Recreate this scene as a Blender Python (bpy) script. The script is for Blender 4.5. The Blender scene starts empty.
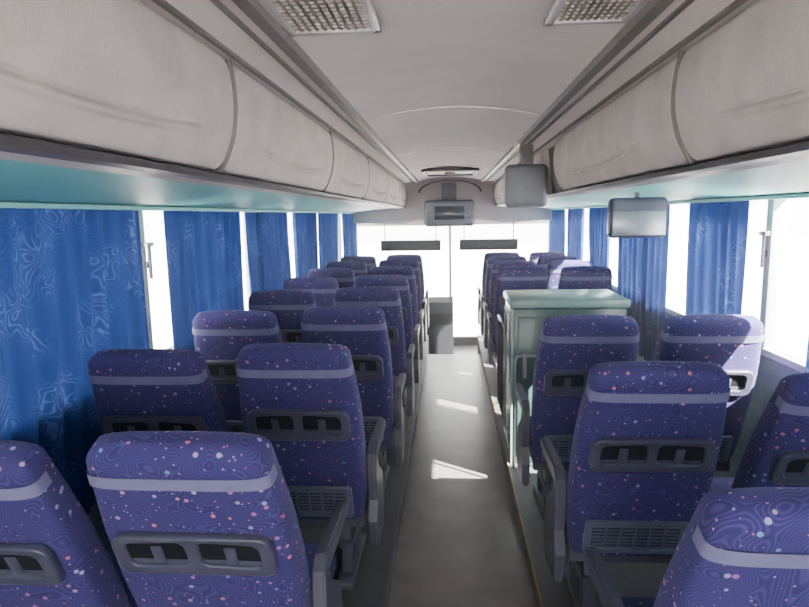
import bpy, bmesh, math, random
from mathutils import Vector, Matrix, noise
random.seed(3)
C = bpy.context.scene.collection
CAMZ = 1.65
CX = 0.02          # bus centre line

# ------------------------------------------------------------------ materials
def new_mat(name):
    m = bpy.data.materials.new(name); m.use_nodes = True
    nt = m.node_tree; nt.nodes.clear()
    out = nt.nodes.new('ShaderNodeOutputMaterial')
    return m, nt, out
def N(nt, t, **kw):
    n = nt.nodes.new(t)
    for k, v in kw.items():
        if k in n.inputs: n.inputs[k].default_value = v
        else: setattr(n, k, v)
    return n
def simple(name, col, rough=0.6, metal=0.0, var=0.12, scale=20, bump=0.0, spec=0.4):
    m, nt, out = new_mat(name)
    b = nt.nodes.new('ShaderNodeBsdfPrincipled')
    b.inputs['Roughness'].default_value = rough
    b.inputs['Metallic'].default_value = metal
    b.inputs['Specular IOR Level'].default_value = spec
    tc = nt.nodes.new('ShaderNodeTexCoord')
    nz = N(nt, 'ShaderNodeTexNoise', Scale=scale, Detail=4.0)
    nt.links.new(tc.outputs['Object'], nz.inputs['Vector'])
    r = nt.nodes.new('ShaderNodeValToRGB')
    r.color_ramp.elements[0].position = 0.3; r.color_ramp.elements[1].position = 0.7
    r.color_ramp.elements[0].color = (*[c*(1-var) for c in col], 1)
    r.color_ramp.elements[1].color = (*[min(1, c*(1+var)) for c in col], 1)
    nt.links.new(nz.outputs['Fac'], r.inputs['Fac'])
    nt.links.new(r.outputs['Color'], b.inputs['Base Color'])
    if bump:
        n2 = N(nt, 'ShaderNodeTexNoise', Scale=scale*12, Detail=2.0)
        nt.links.new(tc.outputs['Object'], n2.inputs['Vector'])
        bp = N(nt, 'ShaderNodeBump', Strength=bump, Distance=0.004)
        nt.links.new(n2.outputs['Fac'], bp.inputs['Height'])
        nt.links.new(bp.outputs['Normal'], b.inputs['Normal'])
    nt.links.new(b.outputs['BSDF'], out.inputs['Surface'])
    return m

def fabric_mat():
    m, nt, out = new_mat('seat_fabric')
    L = nt.links.new
    tc = nt.nodes.new('ShaderNodeTexCoord'); oi = nt.nodes.new('ShaderNodeObjectInfo')
    mu = N(nt, 'ShaderNodeVectorMath', operation='SCALE'); mu.inputs[0].default_value = (7, 5, 9)
    L(oi.outputs['Random'], mu.inputs['Scale'])
    ad = N(nt, 'ShaderNodeVectorMath', operation='ADD')
    L(tc.outputs['Object'], ad.inputs[0]); L(mu.outputs[0], ad.inputs[1])
    nz = N(nt, 'ShaderNodeTexNoise', Scale=10.0, Detail=0.0); L(ad.outputs[0], nz.inputs['Vector'])
    m1 = N(nt, 'ShaderNodeMath', operation='MULTIPLY'); m1.inputs[1].default_value = 190.0
    L(nz.outputs['Fac'], m1.inputs[0])
    sn = N(nt, 'ShaderNodeMath', operation='SINE'); L(m1.outputs[0], sn.inputs[0])
    mr = nt.nodes.new('ShaderNodeMapRange'); mr.inputs[1].default_value = -0.2; mr.inputs[2].default_value = 0.9
    L(sn.outputs[0], mr.inputs[0])
    mx = nt.nodes.new('ShaderNodeMix'); mx.data_type = 'RGBA'
    mx.inputs[6].default_value = (0.027, 0.021, 0.100, 1); mx.inputs[7].default_value = (0.054, 0.043, 0.160, 1)
    L(mr.outputs[0], mx.inputs[0])
    cur = mx.outputs[2]
    for sc, th in ((27, 0.16), (50, 0.12)):
        vo = N(nt, 'ShaderNodeTexVoronoi', Scale=float(sc)); L(ad.outputs[0], vo.inputs['Vector'])
        lt = N(nt, 'ShaderNodeMath', operation='LESS_THAN'); lt.inputs[1].default_value = th
        L(vo.outputs['Distance'], lt.inputs[0])
        sp = nt.nodes.new('ShaderNodeSeparateColor'); L(vo.outputs['Color'], sp.inputs[0])
        cr = nt.nodes.new('ShaderNodeValToRGB'); cr.color_ramp.interpolation = 'CONSTANT'
        cols = [(0.0, (0.38, 0.13, 0.28)), (0.3, (0.40, 0.24, 0.38)), (0.5, (0.11, 0.24, 0.40)),
                (0.66, (0.52, 0.16, 0.18)), (0.82, (0.30, 0.28, 0.48))]
        e = cr.color_ramp.elements
        e[0].position = 0; e[0].color = (*cols[0][1], 1); e[1].position = cols[1][0]; e[1].color = (*cols[1][1], 1)
        for p, c in cols[2:]:
            x = e.new(p); x.color = (*c, 1)
        L(sp.outputs[0], cr.inputs[0])
        m2 = nt.nodes.new('ShaderNodeMix'); m2.data_type = 'RGBA'
        L(lt.outputs[0], m2.inputs[0]); L(cur, m2.inputs[6]); L(cr.outputs[0], m2.inputs[7])
        cur = m2.outputs[2]
    b = nt.nodes.new('ShaderNodeBsdfPrincipled')
    b.inputs['Roughness'].default_value = 0.85
    b.inputs['Specular IOR Level'].default_value = 0.2
    b.inputs['Sheen Weight'].default_value = 0.10
    b.inputs['Sheen Tint'].default_value = (0.7, 0.65, 1, 1)
    L(cur, b.inputs['Base Color']); L(b.outputs[0], out.inputs['Surface'])
    return m

def curtain_mat(name, c1, c2, c3, trans=0.5):
    m, nt, out = new_mat(name); L = nt.links.new
    tc = nt.nodes.new('ShaderNodeTexCoord')
    mp = N(nt, 'ShaderNodeMapping'); mp.inputs['Scale'].default_value = (0.1, 1.6, 1.0)
    L(tc.outputs['Object'], mp.inputs[0])
    nz = N(nt, 'ShaderNodeTexNoise', Scale=12.0, Detail=0.0, Distortion=0.6); L(mp.outputs[0], nz.inputs['Vector'])
    wv = N(nt, 'ShaderNodeMath', operation='MULTIPLY'); wv.inputs[1].default_value = 55; L(nz.outputs['Fac'], wv.inputs[0])
    sn = N(nt, 'ShaderNodeMath', operation='SINE'); L(wv.outputs[0], sn.inputs[0])
    n2 = N(nt, 'ShaderNodeTexNoise', Scale=5.0, Detail=1.0); L(mp.outputs[0], n2.inputs['Vector'])
    mrr = nt.nodes.new('ShaderNodeMapRange'); mrr.inputs[1].default_value = .45; mrr.inputs[2].default_value = .60
    L(n2.outputs['Fac'], mrr.inputs[0])
    mm = N(nt, 'ShaderNodeMath', operation='MULTIPLY'); L(sn.outputs[0], mm.inputs[0]); L(mrr.outputs[0], mm.inputs[1])
    r = nt.nodes.new('ShaderNodeValToRGB')
    r.color_ramp.elements[0].position = 0.0; r.color_ramp.elements[0].color = (*c1, 1)
    r.color_ramp.elements[1].position = 0.55; r.color_ramp.elements[1].color = (*c2, 1)
    x = r.color_ramp.elements.new(0.95); x.color = (*c3, 1)
    L(mm.outputs[0], r.inputs[0])
    d = nt.nodes.new('ShaderNodeBsdfDiffuse'); t = nt.nodes.new('ShaderNodeBsdfTranslucent')
    L(r.outputs[0], d.inputs[0]); L(r.outputs[0], t.inputs[0])
    ms = nt.nodes.new('ShaderNodeMixShader'); ms.inputs[0].default_value = trans
    L(d.outputs[0], ms.inputs[1]); L(t.outputs[0], ms.inputs[2]); L(ms.outputs[0], out.inputs['Surface'])
    return m

def glass_mat():
    m, nt, out = new_mat('window_glass'); L = nt.links.new
    t = nt.nodes.new('ShaderNodeBsdfTransparent'); t.inputs[0].default_value = (0.97, 0.99, 0.99, 1)
    g = nt.nodes.new('ShaderNodeBsdfGlossy'); g.inputs['Roughness'].default_value = 0.03
    ms = nt.nodes.new('ShaderNodeMixShader'); ms.inputs[0].default_value = 0.05
    L(t.outputs[0], ms.inputs[1]); L(g.outputs[0], ms.inputs[2]); L(ms.outputs[0], out.inputs['Surface'])
    return m

FAB = fabric_mat()
CUR = curtain_mat('curtain_blue', (0.013, 0.028, 0.108), (0.019, 0.041, 0.145), (0.046, 0.082, 0.215), 0.18)
GLS = glass_mat()
PLA = simple('dark_plastic', (0.06, 0.057, 0.09), 0.28)
SLT = simple('vent_plastic', (0.12, 0.12, 0.17), 0.35)
BLK = simple('black_plastic', (0.008, 0.008, 0.012), 0.7, spec=0.2)
FRM = simple('frame_grey', (0.075, 0.075, 0.10), 0.4)
BAND = simple('elastic_band', (0.15, 0.14, 0.25), 0.8)
CEIL = simple('ceiling_felt', (0.68, 0.60, 0.58), 0.9, var=0.05, scale=6, bump=0.25)
BIN = simple('bin_felt', (0.51, 0.45, 0.43), 0.9, var=0.13, scale=9, bump=0.4)
STRIP = simple('strip_grey', (0.13, 0.11, 0.11), 0.5)
TRIMD = simple('trim_dark', (0.07, 0.06, 0.065), 0.5)
TRIML = simple('trim_light', (0.42, 0.375, 0.37), 0.4)
TEAL = simple('teal_panel', (0.15, 0.45, 0.45), 0.5, var=0.05)
WALL = simple('wall_panel', (0.16, 0.19, 0.21), 0.7)
PIL = simple('pillar', (0.45, 0.48, 0.50), 0.6)
FLR = simple('floor_vinyl', (0.115, 0.10, 0.098), 0.33, var=0.25, scale=5)
PLF = simple('platform_vinyl', (0.07, 0.066, 0.07), 0.5)
CAB = simple('cabinet_green', (0.03, 0.062, 0.058), 0.25, var=0.12)
CABT = simple('cabinet_trim', (0.17, 0.26, 0.24), 0.3)
YEL = simple('yellow_edge', (0.20, 0.14, 0.05), 0.6)
CHR = simple('chrome', (0.30, 0.30, 0.32), 0.3, 1.0)
SCR = simple('screen', (0.03, 0.04, 0.05), 0.12)
MONI = simple('monitor_shell', (0.15, 0.155, 0.175), 0.45)
GRND = simple('ground', (0.55, 0.54, 0.52), 0.9, scale=0.5)
CLOTH = simple('brown_cloth', (0.055, 0.04, 0.04), 0.9)
GASK = simple('gasket', (0.05, 0.044, 0.046), 0.7)
SEAM = simple('seam_rubber', (0.16, 0.14, 0.135), 0.8)

# ------------------------------------------------------------------ mesh helpers
def obj(name, data, mat=None, parent=None, loc=(0, 0, 0), rot=(0, 0, 0)):
    o = bpy.data.objects.new(name, data); C.objects.link(o)
    if mat is not None and hasattr(data, 'materials') and len(data.materials) == 0: data.materials.append(mat)
    o.location = loc; o.rotation_euler = rot
    if parent: o.parent = parent
    return o
def empty(name, loc=(0, 0, 0), rot=(0, 0, 0)):
    e = bpy.data.objects.new(name, None); C.objects.link(e); e.location = loc; e.rotation_euler = rot
    e.empty_display_size = 0.1
    return e
def mesh(name, V, F, smooth=False):
    me = bpy.data.meshes.new(name); me.from_pydata([tuple(v) for v in V], [], F); me.validate(); me.update()
    bm = bmesh.new(); bm.from_mesh(me); bmesh.ops.recalc_face_normals(bm, faces=bm.faces); bm.to_mesh(me); bm.free()
    if smooth:
        for p in me.polygons: p.use_smooth = True
    return me
def boxes_mesh(name, bl, bevel=0.0, seg=2):
    bm = bmesh.new()
    for b in bl:
        x0, x1, y0, y1, z0, z1 = b[:6]
        r = bmesh.ops.create_cube(bm, size=1.0)
        for v in r['verts']:
            v.co = Vector(((x0+x1)/2+v.co.x*(x1-x0), (y0+y1)/2+v.co.y*(y1-y0), (z0+z1)/2+v.co.z*(z1-z0)))
    if bevel:
        bmesh.ops.bevel(bm, geom=bm.edges[:], offset=bevel, segments=seg, affect='EDGES', profile=0.5)
    me = bpy.data.meshes.new(name); bm.to_mesh(me); bm.free()
    if bevel:
        for p in me.polygons: p.use_smooth = True
        try: me.set_sharp_from_angle(angle=math.radians(40))
        except Exception: pass
    return me
def box(name, b, mat, bevel=0.0, parent=None):
    return obj(name, boxes_mesh(name, [b], bevel), mat, parent)
def prism(name, prof, y0, y1, mat, parent=None, smooth=False):
    n = len(prof)
    V = [(x, y0, z) for x, z in prof]+[(x, y1, z) for x, z in prof]
    F = [(i, (i+1) % n, n+(i+1) % n, n+i) for i in range(n)]
    F += [tuple(range(n))[::-1], tuple(range(n, 2*n))]
    return obj(name, mesh(name, V, F, smooth), mat, parent)
def tube_mesh(name, pts, r, seg=10):
    cu = bpy.data.curves.new(name, 'CURVE'); cu.dimensions = '3D'; cu.bevel_depth = r; cu.bevel_resolution = 3
    cu.use_fill_caps = True
    s = cu.splines.new('POLY'); s.points.add(len(pts)-1)
    for i, p in enumerate(pts): s.points[i].co = (*p, 1)
    o = bpy.data.objects.new(name, cu); C.objects.link(o)
    dg = bpy.context.evaluated_depsgraph_get(); me = bpy.data.meshes.new_from_object(o.evaluated_get(dg))
    bpy.data.objects.remove(o)
    for p in me.polygons: p.use_smooth = True
    return me
def rrect(cx, cz, w, h, r, n=5, skew=0):
    P = []
    for (sx, sz, a0) in ((1, 1, 0), (-1, 1, 90), (-1, -1, 180), (1, -1, 270)):
        for i in range(n+1):
            a = math.radians(a0+90*i/n)
            x = cx+sx*(w/2-r)+r*math.cos(a); z = cz+sz*(h/2-r)+r*math.sin(a)
            P.append((x+skew*(z-cz), z))
    return P
def plate_mesh(name, loops, depth, bev=0.002):
    cu = bpy.data.curves.new(name, 'CURVE'); cu.dimensions = '2D'; cu.fill_mode = 'BOTH'
    cu.extrude = depth/2; cu.bevel_depth = bev; cu.bevel_resolution = 1
    for lp in loops:
        s = cu.splines.new('POLY'); s.points.add(len(lp)-1); s.use_cyclic_u = True
        for i, (x, z) in enumerate(lp): s.points[i].co = (x, z, 0, 1)
    o = bpy.data.objects.new(name, cu); C.objects.link(o)
    dg = bpy.context.evaluated_depsgraph_get(); me = bpy.data.meshes.new_from_object(o.evaluated_get(dg))
    bpy.data.objects.remove(o)
    me.transform(Matrix.Rotation(math.radians(90), 4, 'X'))
    return me
def superloft(name, rings, n=32, ex=5.0, cap=True):
    V = []; F = []
    for z, a, b, yc in rings:
        for i in range(n):
            t = 2*math.pi*i/n+0.0001
            c, s = math.cos(t), math.sin(t)
            V.append((a*math.copysign(abs(c)**(2/ex), c), yc+b*math.copysign(abs(s)**(2/ex), s), z))
    for k in range(len(rings)-1):
        for i in range(n):
            j = (i+1) % n
            F.append((k*n+i, k*n+j, (k+1)*n+j, (k+1)*n+i))
    if cap:
        F.append(tuple(range(n))[::-1]); F.append(tuple(range((len(rings)-1)*n, len(rings)*n)))
    return mesh(name, V, F, True)

# ------------------------------------------------------------------ seat parts (shared meshes)
H = 0.80
def wid(t):
    pts = [(0, .205), (.12, .222), (.40, .228), (.56, .224), (.70, .210), (.80, .200)]
    for (a, x), (b, y) in zip(pts, pts[1:]):
        if t <= b: return x+(y-x)*(t-a)/(b-a)
    return pts[-1][1]
def thk(t):
    return 0.068-0.02*max(0, (t-.35)/.45)
rings = []
for i in range(6):
    a = math.radians(90*i/5); r = .03
    z = r-r*math.cos(a); rings.append((z, wid(z)-r+r*math.sin(a), thk(z)-r+r*math.sin(a), 0))
for i in range(1, 14):
    z = .03+(H-.06-.03)*i/14; rings.append((z, wid(z), thk(z), 0))
for i in range(9):
    a = math.radians(90*i/8); r = .045
    z = H-r+r*math.sin(a)
    rings.append((z, wid(H-r)-r*(1-math.cos(a)), max(.006, thk(H-r)*(0.15+.85*math.cos(a)) if i > 0 else thk(H-r)), 0))
ME_BACK = superloft('seat_back', rings, 44, 5.5)
for v in ME_BACK.vertices:
    if v.co.z > H-.12: v.co.z += 0.008*(1-(v.co.x/.2)**2)*(v.co.z-(H-.12))/.12
hb = []
for i in range(7):
    a = math.radians(-90+180*i/6); hb.append((.67+.085*math.sin(a), .17-.03*(1-math.cos(a)), .035*max(.3, math.cos(a)), .055))
ME_HEAD = superloft('headrest_pad', hb, 28, 3.5)
def band_mesh(t0, t1, off=.004):
    n = 44; V = []; F = []; idx = []
    ex = 5.5
    for z in (t0, (t0+t1)/2, t1):
        row = []
        for i in range(n//2+1):
            t = math.pi+math.pi*i/(n//2)
            c, s = math.cos(t), math.sin(t)
            a = wid(z)+off; b = thk(z)+off
            V.append((a*math.copysign(abs(c)**(2/ex), c), b*math.copysign(abs(s)**(2/ex), s) if abs(s) > 1e-6 else 0, z)); row.append(len(V)-1)
        idx.append(row)
    for r0, r1 in zip(idx, idx[1:]):
        for i in range(len(r0)-1): F.append((r0[i], r0[i+1], r1[i+1], r1[i]))
    return mesh('elastic_band', V, F, True)
ME_BAND = band_mesh(.704, .738)
def smile(cx, cz, w, h, r):
    P = rrect(cx, cz, w, h, r)
    return [(x, z+0.010*(1-((x)/.19)**2)) for x, z in P]
ME_PLATE = plate_mesh('pocket_plate', [smile(0, 0, .375, .124, .03), smile(-.088, .003, .152, .090, .024), smile(.088, .003, .152, .090, .024)], .014, .004)
ME_PBACK = boxes_mesh('pocket_back', [(-.168, .168, -.003, .003, -.046, .052)])
tabs = []
for sx in (-1, 1):
    tabs += [(sx*.088-.070, sx*.088+.070, -.006, -.002, -.038, -.016), (sx*.088-.014, sx*.088+.014, -.008, -.002, -.036, .030)]
ME_TABS = boxes_mesh('pocket_tabs', tabs, .003)
ME_LFR = plate_mesh('vent_frame', [rrect(0, 0, .34, .15, .012), rrect(0, 0, .305, .12, .006)], .012, .003)
sl = []
for i in range(7):
    z = -.051+.017*i; sl.append((-.155, .155, -.006, .002, z-.0035, z+.0035))
for i in range(5):
    x = -.10+.05*i; sl.append((x-.003, x+.003, -.007, .002, -.06, .06))
ME_LSL = boxes_mesh('vent_slats', sl)
ME_LBK = boxes_mesh('vent_back', [(-.157, .157, .002, .006, -.063, .063)])
def cushion():
    bm = bmesh.new(); bmesh.ops.create_cube(bm, size=1.0)
    for v in bm.verts: v.co = Vector((v.co.x*.44, .425+v.co.y*.42, .395+v.co.z*.13))
    bmesh.ops.bevel(bm, geom=bm.edges[:], offset=.045, segments=4, affect='EDGES')
    me = bpy.data.meshes.new('seat_cushion'); bm.to_mesh(me); bm.free()
    for p in me.polygons: p.use_smooth = True
    return me
ME_CUSH = cushion()
fr = [(-.21, .21, .24, .28, .27, .33), (-.21, .21, .56, .60, .27, .33), (-.205, -.175, .24, .60, .28, .33), (.175, .205, .24, .60, .28, .33)]
ME_FRAME = boxes_mesh('seat_frame', fr, .006)
lg = [(-.022, .022, .30, .36, .03, .30), (-.022, .022, .52, .58, .03, .30), (-.035, .035, .22, .62, 0.0, .03), (-.03, .03, .28, .60, .15, .18)]
ME_LEG = boxes_mesh('seat_leg', lg, .006)
def armrest_mesh():
    prof = [(.22, .20), (.40, .18), (.46, .26), (.42, .44), (.30, .52), (.27, .57), (.56, .575), (.585, .59), (.585, .61), (.56, .625), (.25, .63), (.21, .60), (.20, .50), (.22, .40), (.19, .32)]
    n = len(prof); V = []
    for x in (-.018, .018): V += [(x, y, z) for y, z in prof]
    F = [(i, (i+1) % n, n+(i+1) % n, n+i) for i in range(n)]+[tuple(range(n))[::-1], tuple(range(n, 2*n))]
    bm = bmesh.new(); me = mesh('armrest', V, F); bm.from_mesh(me)
    bmesh.ops.bevel(bm, geom=[e for e in bm.edges if abs(e.verts[0].co.x-e.verts[1].co.x) < 1e-5], offset=.007, segments=2, affect='EDGES')
    bm.to_mesh(me); bm.free()
    return me
ME_ARM = armrest_mesh()

PZ = 0.12
def seat(x, y, aisle=0, tilt=16.5, dz=0):
    s = empty('coach_seat', (x, y, PZ+dz))
    b = obj('backrest', ME_BACK, FAB, s, (0, .29, .315), (math.radians(tilt), 0, 0))
    obj('headrest_pad', ME_HEAD, FAB, b)
    obj('elastic_band', ME_BAND, BAND, b)
    obj('pocket_plate', ME_PLATE, PLA, b, (0, -.067, .50))
    obj('pocket_back', ME_PBACK, BLK, b, (0, -.0655, .50))
    obj('pocket_tabs', ME_TABS, PLA, b, (0, -.064, .50))
    obj('vent_frame', ME_LFR, SLT, b, (0, -.070, .125))
    obj('vent_slats', ME_LSL, SLT, b, (0, -.070, .125))
    obj('vent_back', ME_LBK, BLK, b, (0, -.073, .125))
    obj('seat_cushion', ME_CUSH, FAB, s)
    obj('seat_frame', ME_FRAME, FRM, s)
    obj('seat_leg', ME_LEG, FRM, s, (aisle*.12, 0, 0))
    if aisle:
        obj('armrest', ME_ARM, FRM, s, (aisle*.250, 0, 0))
    return s

LX1 = [-.60, -.56, -.525]+[-.515]*5
LX2 = [-1.09, -1.075, -1.05]+[-1.04]*5
for k in range(8):
    y = 1.24+.8*k
    seat(LX1[k], y, 1, (23, 19, 16.5)[min(k, 2)])
    seat(LX2[k], y-.06, 0, (23, 20, 18)[min(k, 2)])
XR1, XR2 = .63, 1.14
seat(.635, 1.0, -1, 23)
seat(.64, 1.83, -1, 21); seat(1.18, 1.80, 0, 24)
seat(.62, 2.62, -1, 19); seat(1.15, 2.64, 0, 19.5)
for k in range(4):
    y = 5.05+.66*k
    seat(XR1-.01, y, -1); seat(XR2, y-.05, 0)

# ------------------------------------------------------------------ shell
WL, WR = -1.41, 1.50
Y0, YF = -1.6, 9.3
box('floor', (-.27, .36, Y0, 7.05, -.12, 0), FLR)
box('floor_front', (WL, WR, 7.62, YF, -.50, -.38), FLR)
box('floor_well', (-.27, .36, 7.05, 7.62, -.50, -.38), FLR)
box('floor_step', (-.265, .355, 7.05, 7.40, -.379, -.18), PLF, .01)
box('floor_platform_left', (WL, -.27, Y0, 7.62, -.5, PZ), PLF)
box('floor_platform_right', (.36, WR, Y0, 7.62, -.5, PZ), PLF)
box('trim_left_step', (-.275, -.262, Y0, 7.05, PZ-.03, PZ+.004), FRM)
box('trim_right_step', (.353, .361, Y0, 7.05, PZ-.02, PZ+.003), YEL)

SILL = .98; WT = 1.72
for side, X, s in (('left', WL, -1), ('right', WR, 1)):
    a, b = sorted((X, X+s*.08))
    box('wall_'+side, (a, b, Y0, YF, -.5, SILL), WALL)
    box('wall_%s_upper' % side, (a, b, Y0, YF, WT, 2.3), WALL)
    a2, b2 = sorted((X-s*.008, X+s*.02))
    box('trim_sill_'+side, (a2, b2, Y0, YF, SILL-.02, SILL+.015), PIL, .006)
    pil = [0.9, 2.68, 4.3, 6.1, 7.8, 9.25] if side == 'left' else [0.9, 2.95, 4.55, 6.2, 7.7, 9.25]
    prev = Y0
    for i, py in enumerate(pil):
        a3, b3 = sorted((X-s*.005, X+s*.07))
        box('pillar_%s_%d' % (side, i), (a3, b3, py-.03, py+.03, SILL, WT), PIL, .008)
        box('window_%s_%d' % (side, i), (X+s*.04-.003, X+s*.04+.003, prev+.03, py-.03, SILL, WT), GLS)
        prev = py
box('wall_rear', (WL, WR, Y0-.08, Y0, 0, 1.0), WALL)
box('wall_rear_upper', (WL, WR, Y0-.08, Y0, 2.0, 2.3), WALL)
box('window_rear', (WL, WR, Y0-.05, Y0-.044, 1.0, 2.0), GLS)
box('roof', (WL-.08, WR+.08, Y0-.08, YF+.05, 2.3, 2.36), CEIL)

def hz(h): return CAMZ+h
prof = []
for i in range(17):
    x = -.42+.84*i/16; prof.append((CX+x, hz(.50-.055*(x/.42)**2)))
ppts = [(CX-.664, hz(.432))]+prof+[(CX+.664, hz(.432))]
poly = ppts+[(CX+.664, hz(.56)), (CX-.664, hz(.56))]
YC1 = 8.1
prism('ceiling', poly, Y0, YC1, CEIL)
for s, nm in ((-1, 'left'), (1, 'right')):
    a = CX+s*.43
    prism('trim_ceiling_'+nm, [(a-.022, hz(.447)), (a-.016, hz(.428)), (a+.016, hz(.428)), (a+.022, hz(.447)), (a+.02, hz(.46)), (a-.02, hz(.46))], Y0, YC1, STRIP)
    a = CX+s*.487
    prism('trim_ceiling_mid_'+nm, [(a-.004, hz(.430)), (a+.004, hz(.430)), (a+.004, hz(.445)), (a-.004, hz(.445))], Y0, YC1, STRIP)
    a = CX+s*.592
    prism('trim_ceiling_inner_'+nm, [(a-.008, hz(.428)), (a+.008, hz(.428)), (a+.008, hz(.440)), (a-.008, hz(.440))], Y0, YC1, STRIP)
for i, y in enumerate((2.9, 4.6, 6.1)):
    V = []; F = []
    for k in range(17):
        x = -.40+.80*k/16; z = hz(.50-.055*(x/.42)**2)
        V += [(CX+x, y-.006, z-.003), (CX+x, y+.006, z-.003), (CX+x, y+.006, z+.004), (CX+x, y-.006, z+.004)]
    for k in range(16):
        for j in range(4): F.append((4*k+j, 4*k+(j+1) % 4, 4*(k+1)+(j+1) % 4, 4*(k+1)+j))
    obj('trim_ceiling_seam_%d' % i, mesh('seam', V, F), TRIML)

def rack(side, s):
    wall = WL if s < 0 else WR
    X = lambda d: CX+s*d
    dx = abs(wall-CX)
    body = [(X(.665), hz(.435)), (X(.70), hz(.135)), (wall, hz(.085)), (wall, hz(.62)), (X(.665), hz(.62))]
    prism('luggage_rack_'+side, body, Y0, 8.6, GASK)
    prism('trim_teal_'+side, [(X(.70), hz(.122)), (X(dx-.12), hz(.068)), (wall, hz(.062)), (wall, hz(.084)), (X(.70), hz(.134))], Y0, 8.6, TEAL)
    prism('trim_lip_'+side, [(X(.63), hz(.120)), (X(.645), hz(.108)), (X(.685), hz(.106)), (X(.70), hz(.120)), (X(.69), hz(.133)), (X(.66), hz(.128))], Y0, 8.6, TRIMD)
    prism('trim_lip_light_'+side, [(X(.690), hz(.108)), (X(.725), hz(.100)), (X(.735), hz(.108)), (X(.72), hz(.120)), (X(.702), hz(.121))], Y0, 8.6, TRIML)
    prism('trim_curtain_rail_'+side, [(X(dx-.09), hz(.045)), (X(dx-.001), hz(.045)), (X(dx-.001), hz(.061)), (X(dx-.09), hz(.061))], Y0, 8.9, TEAL)
rack('left', -1); rack('right', 1)

def bin_prof(q, big):
    p0, p1, p2 = Vector((.610, .428)), Vector((.572-.01*big, .24)), Vector((.655, .128))
    p = p0*(1-q)**2+p1*2*q*(1-q)+p2*q*q
    t = (p1-p0)*2*(1-q)+(p2-p1)*2*q; t.normalize()
    nrm = Vector((t.y, -t.x))
    if nrm.x > 0: nrm = -nrm
    return p, nrm
def bin_mesh(s, L, big=0.0):
    nu, ns = 160, 90
    V = []; F = []
    for iu in range(nu+1):
        uu = iu/nu
        u = uu*uu*(3-2*uu)*.7+uu*.3
        y = L*u
        for k in range(ns+1):
            q = k/ns
            p, nrm = bin_prof(q, big)
            du = min(u, 1-u)*L; dq = min(q, 1-q)*.32
            d = min(du, dq)
            rc = .045
            if du < rc and dq < rc: d = rc-math.hypot(rc-du, rc-dq)
            d = max(0, d)
            e = 0
            if d < .016: e += .014*(1-math.sqrt(max(0, 1-(1-d/.016)**2)))
            uc = (u-.5)/.36
            if abs(uc) < 1:
                qc = .60+.09*(1-uc*uc)
                f = (1-uc**6)
                e += .010*f*math.exp(-((q-qc)/.013)**2)
                e -= .010*f*math.exp(-((q-qc-.045)/.03)**2)
            p = p-nrm*e
            V.append((s*p.x, y, p.y))
    for iu in range(nu):
        for k in range(ns):
            a = iu*(ns+1)+k; F.append((a, a+1, a+ns+2, a+ns+1))
    b0 = len(V)
    V += [(s*.662, 0, .428), (s*.692, 0, .137), (s*.662, L, .428), (s*.692, L, .137)]
    F.append((b0, b0+1, b0+3, b0+2))
    F.append(tuple([k for k in range(ns+1)]+[b0+1, b0]))
    F.append(tuple([nu*(ns+1)+k for k in range(ns+1)]+[b0+3, b0+2]))
    F.append(tuple([iu*(ns+1) for iu in range(nu+1)]+[b0+2, b0]))
    F.append(tuple([iu*(ns+1)+ns for iu in range(nu+1)]+[b0+3, b0+1]))
    me = mesh('bin', V, F)
    for p in me.polygons:
        if len(p.vertices) == 4: p.use_smooth = True
    return me
def bin_seam(name, s, y, big):
    V = []; F = []; n = 40
    for k in range(n+1):
        p, nrm = bin_prof(k/n, big)
        for off, dy in ((-.03, -.009), (-.004, -.009), (.0015, -.005), (.0015, .005), (-.004, .009), (-.03, .009)):
            pp = p+nrm*off; V.append((CX+s*pp.x, y+dy, CAMZ+pp.y))
    for k in range(n):
        for j in range(6): F.append((6*k+j, 6*k+(j+1) % 6, 6*(k+1)+(j+1) % 6, 6*(k+1)+j))
    F.append(tuple(range(6))); F.append(tuple(range(6*n, 6*n+6)))
    obj(name, mesh(name, V, F), SEAM)
PITCH = 1.41
y = 1.67-2*PITCH; i = 0
while y < 8.2:
    L = min(PITCH, 8.55-y)-.022
    obj('overhead_luggage_bin', bin_mesh(-1, L), BIN, None, (CX, y+.011, CAMZ))
    if i: bin_seam('trim_bin_seam_left_%d' % i, -1, y, 0)
    y += PITCH; i += 1
for i, (y0, y1) in enumerate(((-1.58, -.1), (-.078, 1.749), (1.771, 3.66), (4.25, 5.65), (5.672, 7.07), (7.092, 8.55))):
    bg_ = 1 if y0 < 4 else -1
    obj('overhead_luggage_bin', bin_mesh(1, y1-y0, bg_), BIN, None, (CX, y0, CAMZ))
    if i in (1, 2, 4, 5): bin_seam('trim_bin_seam_right_%d' % i, 1, y0-.011, bg_)

GB = simple('grille_beige', (.34, .30, .27), .6)
def grille(x0, x1, y0, y1, zf):
    e = empty('ceiling_air_grille', ((x0+x1)/2, (y0+y1)/2, zf))
    w = (x1-x0)/2; l = (y1-y0)/2
    fr = [(-w, w, -l, -l+.022, -.012, .006), (-w, w, l-.022, l, -.012, .006), (-w, -w+.022, -l, l, -.012, .006), (w-.022, w, -l, l, -.012, .006)]
    obj('grille_frame', boxes_mesh('gf', fr, .003), TRIML, e)
    bars = []
    n = 10
    for i in range(1, n):
        x = -w+.02+(2*w-.04)*i/n; bars.append((x-.004, x+.004, -l+.02, l-.02, -.008, .002))
    m = int((y1-y0)/.026)
    for i in range(1, m):
        y = -l+.02+(2*l-.04)*i/m; bars.append((-w+.02, w-.02, y-.005, y+.005, -.008, .002))
    obj('grille_bars', boxes_mesh('gb', bars), GB, e)
    obj('grille_cavity', boxes_mesh('gc', [(-w+.02, w-.02, -l+.02, l-.02, .0, .004)]), BLK, e)
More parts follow.
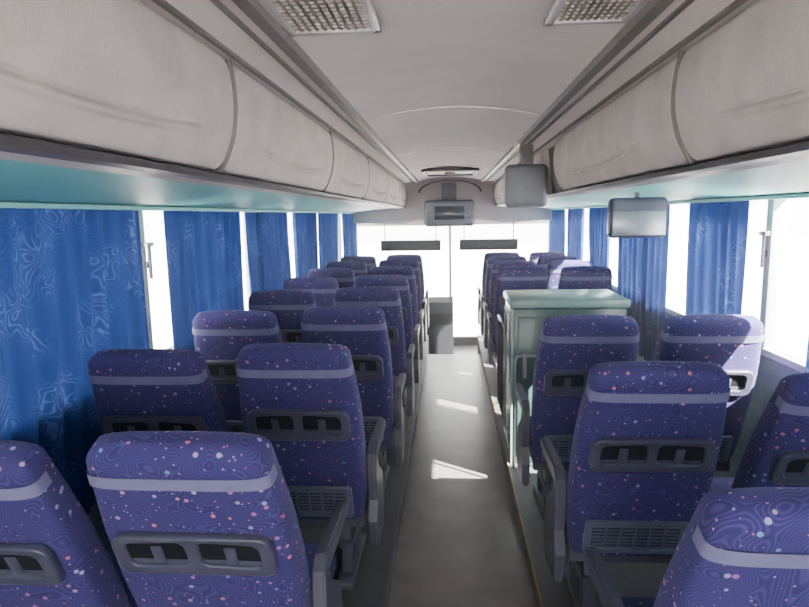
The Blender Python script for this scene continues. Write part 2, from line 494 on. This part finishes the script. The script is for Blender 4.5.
for x0, x1 in ((CX-.41, CX-.18), (CX+.21, CX+.41)):
    grille(x0, x1, 1.17, 1.54, hz(.455))

hx = empty('roof_hatch', (CX, 6.75, hz(.478)))
obj('hatch_frame', boxes_mesh('hf', [(-.30, .30, -.4, -.36, -.03, .01), (-.30, .30, .36, .4, -.03, .01), (-.30, -.26, -.4, .4, -.03, .01), (.26, .30, -.4, .4, -.03, .01)], .008), STRIP, hx)
obj('hatch_panel', boxes_mesh('hp', [(-.26, .26, -.36, .36, -.012, .01)], .004), TRIML, hx)
obj('hatch_handle', boxes_mesh('hh', [(-.06, .06, -.015, .015, -.035, -.012)], .006), STRIP, hx)

# ------------------------------------------------------------------ curtains
def curtain(X, y0, y1, z0=.56, z1=CAMZ+.05, amp=.026, lam=.125, seed=0, mat=CUR, name='window_curtain'):
    nu = max(12, int((y1-y0)/.008)); nz = 26
    V = []; F = []
    for i in range(nu+1):
        u = i/nu; y = y0+(y1-y0)*u
        for k in range(nz+1):
            v = k/nz; z = z0+(z1-z0)*v
            wob = noise.noise(Vector((y*3, v*1.2, seed)))
            ph = 2*math.pi*(y/lam)+3.5*noise.noise(Vector((y*2.5, v*.5, seed+9)))
            a = amp*(.60+.5*noise.noise(Vector((y*5, 0, seed+3)))+.2*v)
            sv = math.sin(ph); sv = math.copysign(abs(sv)**.7, sv)
            V.append((X+a*sv+.006*wob, y+.018*(1-v)*wob, z))
    for i in range(nu):
        for k in range(nz):
            a = i*(nz+1)+k; F.append((a, a+1, a+nz+2, a+nz+1))
    return obj(name, mesh('curtain', V, F, True), mat)
for i, (a, b) in enumerate(((-1.4, .55), (.62, 2.62), (2.86, 3.87), (4.04, 5.12), (5.28, 6.2), (6.35, 7.4), (7.75, 8.9))):
    curtain(WL+.038, a, b, seed=i)
for i, (a, b) in enumerate(((-1.4, .4), (.5, 2.50), (3.09, 3.78), (4.18, 5.25), (5.60, 6.4), (6.72, 7.5), (7.8, 8.9))):
    curtain(WR-.038, a, b, seed=20+i)

# ------------------------------------------------------------------ cabinet on the right
cb = empty('service_cabinet', (0.67, 3.82, PZ))
obj('cabinet_body', boxes_mesh('cb', [(-.29, .38, -.24, .24, 0, .97)], .012), CAB, cb)
obj('cabinet_top', boxes_mesh('ct', [(-.305, .395, -.25, .25, .97, 1.025)], .015), CABT, cb)
obj('cabinet_door', boxes_mesh('cd', [(-.26, .35, -.252, -.24, .06, .92)], .005), CAB, cb)
obj('cabinet_edge', boxes_mesh('ce', [(-.30, -.285, -.25, -.235, 0, .97)], .003), CABT, cb)
obj('cabinet_side_trim', boxes_mesh('cs', [(-.297, -.289, -.22, .22, .05, .07), (-.297, -.289, -.22, .22, .90, .92), (-.297, -.289, -.22, -.205, .05, .92), (-.297, -.289, .205, .22, .05, .92)], .002), CABT, cb)
obj('cabinet_handle', boxes_mesh('ch', [(-.23, -.21, -.275, -.252, .55, .70)], .005), CHR, cb)
hr = empty('grab_rail', (.385, 3.51, PZ))
obj('rail', tube_mesh('rail', [(0, 0, 0), (0, 0, .66), (.012, 0, .69), (.04, 0, .70), (.12, 0, .70), (.15, 0, .69), (.16, 0, .66), (.16, 0, 0)], .010), CHR, hr)
curtain(.36+.035, 4.25, 4.75, .16, .82, .018, .09, 55, CLOTH, 'stairwell_curtain')
sc = empty('stairwell_rail', (.395, 4.5, .12))
obj('rail_bar', tube_mesh('srb', [(0, -.27, 0), (0, -.27, .73), (0, .27, .73), (0, .27, 0)], .012), CHR, sc)

mo = empty('hanging_monitor', (.485, 3.88, 1.825))
obj('monitor_shell', boxes_mesh('ms', [(-.13, .13, -.05, .07, -.135, .13)], .03, 4), MONI, mo)
obj('monitor_screen', boxes_mesh('mc', [(-.105, .105, -.055, -.045, -.105, .10)], .004), MONI, mo)
obj('monitor_bracket', boxes_mesh('mb', [(-.04, .04, -.03, .03, .12, .25)], .006), STRIP, mo)
mi = empty('interior_mirror', (.985, 3.25, 1.625))
obj('mirror_shell', boxes_mesh('mrs', [(-.15, .15, -.03, .04, -.11, .10)], .028, 4), PLA, mi)
obj('mirror_glass', boxes_mesh('mrg', [(-.135, .135, -.036, -.025, -.095, .03)], .004), simple('mirror_face', (.18, .20, .23), .3, .5), mi)
obj('mirror_arm', tube_mesh('mra', [(0, .02, .09), (.0, .02, .125)], .012), STRIP, mi)

for (x, y, s) in ((WL+.022, 2.70, 1), (WR-.022, 2.95, -1)):
    e = empty('emergency_hammer', (x, y, 1.47))
    obj('hammer_handle', tube_mesh('hn', [(0, 0, -.09), (0, 0, .07)], .009), SLT, e)
    obj('hammer_head', boxes_mesh('hd', [(-.012, .012, -.03, .03, .06, .08)], .004), CHR, e)
    obj('hammer_bracket', boxes_mesh('hk', [(-.018*s-.006, -.018*s+.014, -.018, .018, -.04, -.01)], .003), SLT, e)

# ------------------------------------------------------------------ front
box('wall_front_lower', (WL, WR, YF, YF+.08, -.5, -.25), TRIMD)
box('window_front', (WL, WR, YF+.03, YF+.036, -.25, 1.5), GLS)
box('wall_front_upper', (WL, WR, YF, YF+.08, 1.5, 2.3), CEIL)
box('pillar_front_centre', (CX-.02, CX+.02, YF-.01, YF+.05, -.25, 1.5), PIL, .006)
prism('ceiling_front_bulkhead', [(WL, 1.56), (WL, 2.3), (WR, 2.3), (WR, 1.56), (CX+.7, 1.54), (CX+.4, 1.60), (CX-.4, 1.60), (CX-.7, 1.54)], 8.61, YF, CEIL)
V = []; F = []
n = 24
for i in range(n+1):
    a = math.pi*i/n
    for r, dy in ((1.0, 0), (1.0, .03), (.93, .03), (.93, 0)):
        V.append((CX+.42*r*math.cos(a), 8.05+dy, hz(.30)+.16*r*math.sin(a)))
for i in range(n):
    for j in range(4): F.append((4*i+j, 4*i+(j+1) % 4, 4*(i+1)+(j+1) % 4, 4*(i+1)+j))
obj('trim_front_arch', mesh('arch', V, F), TRIMD)
co = empty('overhead_console', (CX-.01, 8.33, 1.67))
obj('console_body', boxes_mesh('cob', [(-.34, .34, -.2, .25, -.17, .18)], .05, 4), MONI, co)
obj('console_display', boxes_mesh('cod', [(-.20, .20, -.206, -.19, -.08, .10)], .004), SCR, co)
obj('console_bracket', boxes_mesh('cok', [(-.1, .1, .0, .2, .16, .42)], .004), MONI, co)
for x0, x1 in ((-1.02, -.12), (.16, 1.02)):
    e = empty('sun_visor', ((x0+x1)/2, 9.0, 1.21)); w = (x1-x0)/2
    obj('visor_blade', boxes_mesh('vb', [(-w, w, -.012, .012, -.08, .08)], .01), BLK, e)
    obj('visor_arm', boxes_mesh('va', [(-w+.06, -w+.075, -.01, .01, .06, .36), (w-.075, w-.06, -.01, .01, .06, .36)]), PLA, e)
da = empty('dashboard', (-.6, 8.9, -.38))
prof = [(8.62-8.9, 0), (8.62-8.9, .45), (8.55-8.9, .62), (8.62-8.9, .78), (8.8-8.9, .84), (9.26-8.9, .70), (9.26-8.9, 0)]
V = [(-.68, y, z) for y, z in prof]+[(.66, y, z) for y, z in prof]; n = len(prof)
F = [(i, (i+1) % n, n+(i+1) % n, n+i) for i in range(n)]+[tuple(range(n))[::-1], tuple(range(n, 2*n))]
obj('dashboard_body', mesh('dash', V, F), BLK, da)
sw = empty('steering_wheel', (-.60, 8.40, .62), (math.radians(-35), 0, 0))
pts = [(.22*math.cos(a*math.pi/16), .22*math.sin(a*math.pi/16), 0) for a in range(33)]
obj('wheel_rim', tube_mesh('wr', pts, .016), BLK, sw)
obj('wheel_spokes', boxes_mesh('ws', [(-.21, .21, -.02, .02, -.01, .01), (-.02, .02, -.21, .0, -.01, .01), (-.06, .06, -.06, .06, -.02, .02)], .006), BLK, sw)
obj('wheel_column', tube_mesh('wc', [(0, 0, 0), (0, 0.02, -.25)], .03), BLK, sw)
ds = empty('driver_seat', (-.62, 7.62, -.38))
obj('driver_back', ME_BACK, FAB, ds, (0, .18, .40), (math.radians(8), 0, 0))
obj('driver_cushion', ME_CUSH, FAB, ds, (0, -.10, .02))
obj('driver_pedestal', boxes_mesh('dp', [(-.15, .15, .18, .48, 0, .36)], .02), FRM, ds)

box('ground', (-60, 60, -60, 60, -1.3, -1.2), GRND)

# scatter volume added to imitate bright haze and glare from the windshield
m, nt, out = new_mat('glare_haze')
vs = nt.nodes.new('ShaderNodeVolumeScatter'); vs.inputs['Density'].default_value = 0.02
vs.inputs['Anisotropy'].default_value = 0.75
nt.links.new(vs.outputs[0], out.inputs['Volume'])
box('glare_haze', (WL+.001, WR-.001, Y0+.01, YF-.02, -.37, 2.29), m)

# ------------------------------------------------------------------ light
w = bpy.data.worlds.new('World'); bpy.context.scene.world = w; w.use_nodes = True
bg = w.node_tree.nodes['Background']
bg.inputs[0].default_value = (1.0, 0.97, 0.945, 1); bg.inputs[1].default_value = 17.5
sd = bpy.data.lights.new('sun', 'SUN'); sd.energy = 200; sd.angle = .01; sd.color = (1, .94, .86)
so = bpy.data.objects.new('sun', sd); C.objects.link(so)
d = Vector((-.52, .36, -.53)).normalized()
so.rotation_euler = d.to_track_quat('-Z', 'Y').to_euler(); so.location = (8, -4, 9)

# ------------------------------------------------------------------ camera
cd = bpy.data.cameras.new('camera'); cam = bpy.data.objects.new('camera', cd); C.objects.link(cam)
cd.sensor_width = 36; cd.lens = 36*600/809; cd.clip_start = .02; cd.clip_end = 300
R = Matrix.Rotation(math.radians(4.3), 4, 'Z') @ Matrix.Rotation(math.radians(90-8.3), 4, 'X') @ Matrix.Rotation(math.radians(-1.0), 4, 'Z')
cam.matrix_world = Matrix.Translation((0, 0, CAMZ)) @ R
bpy.context.scene.camera = cam
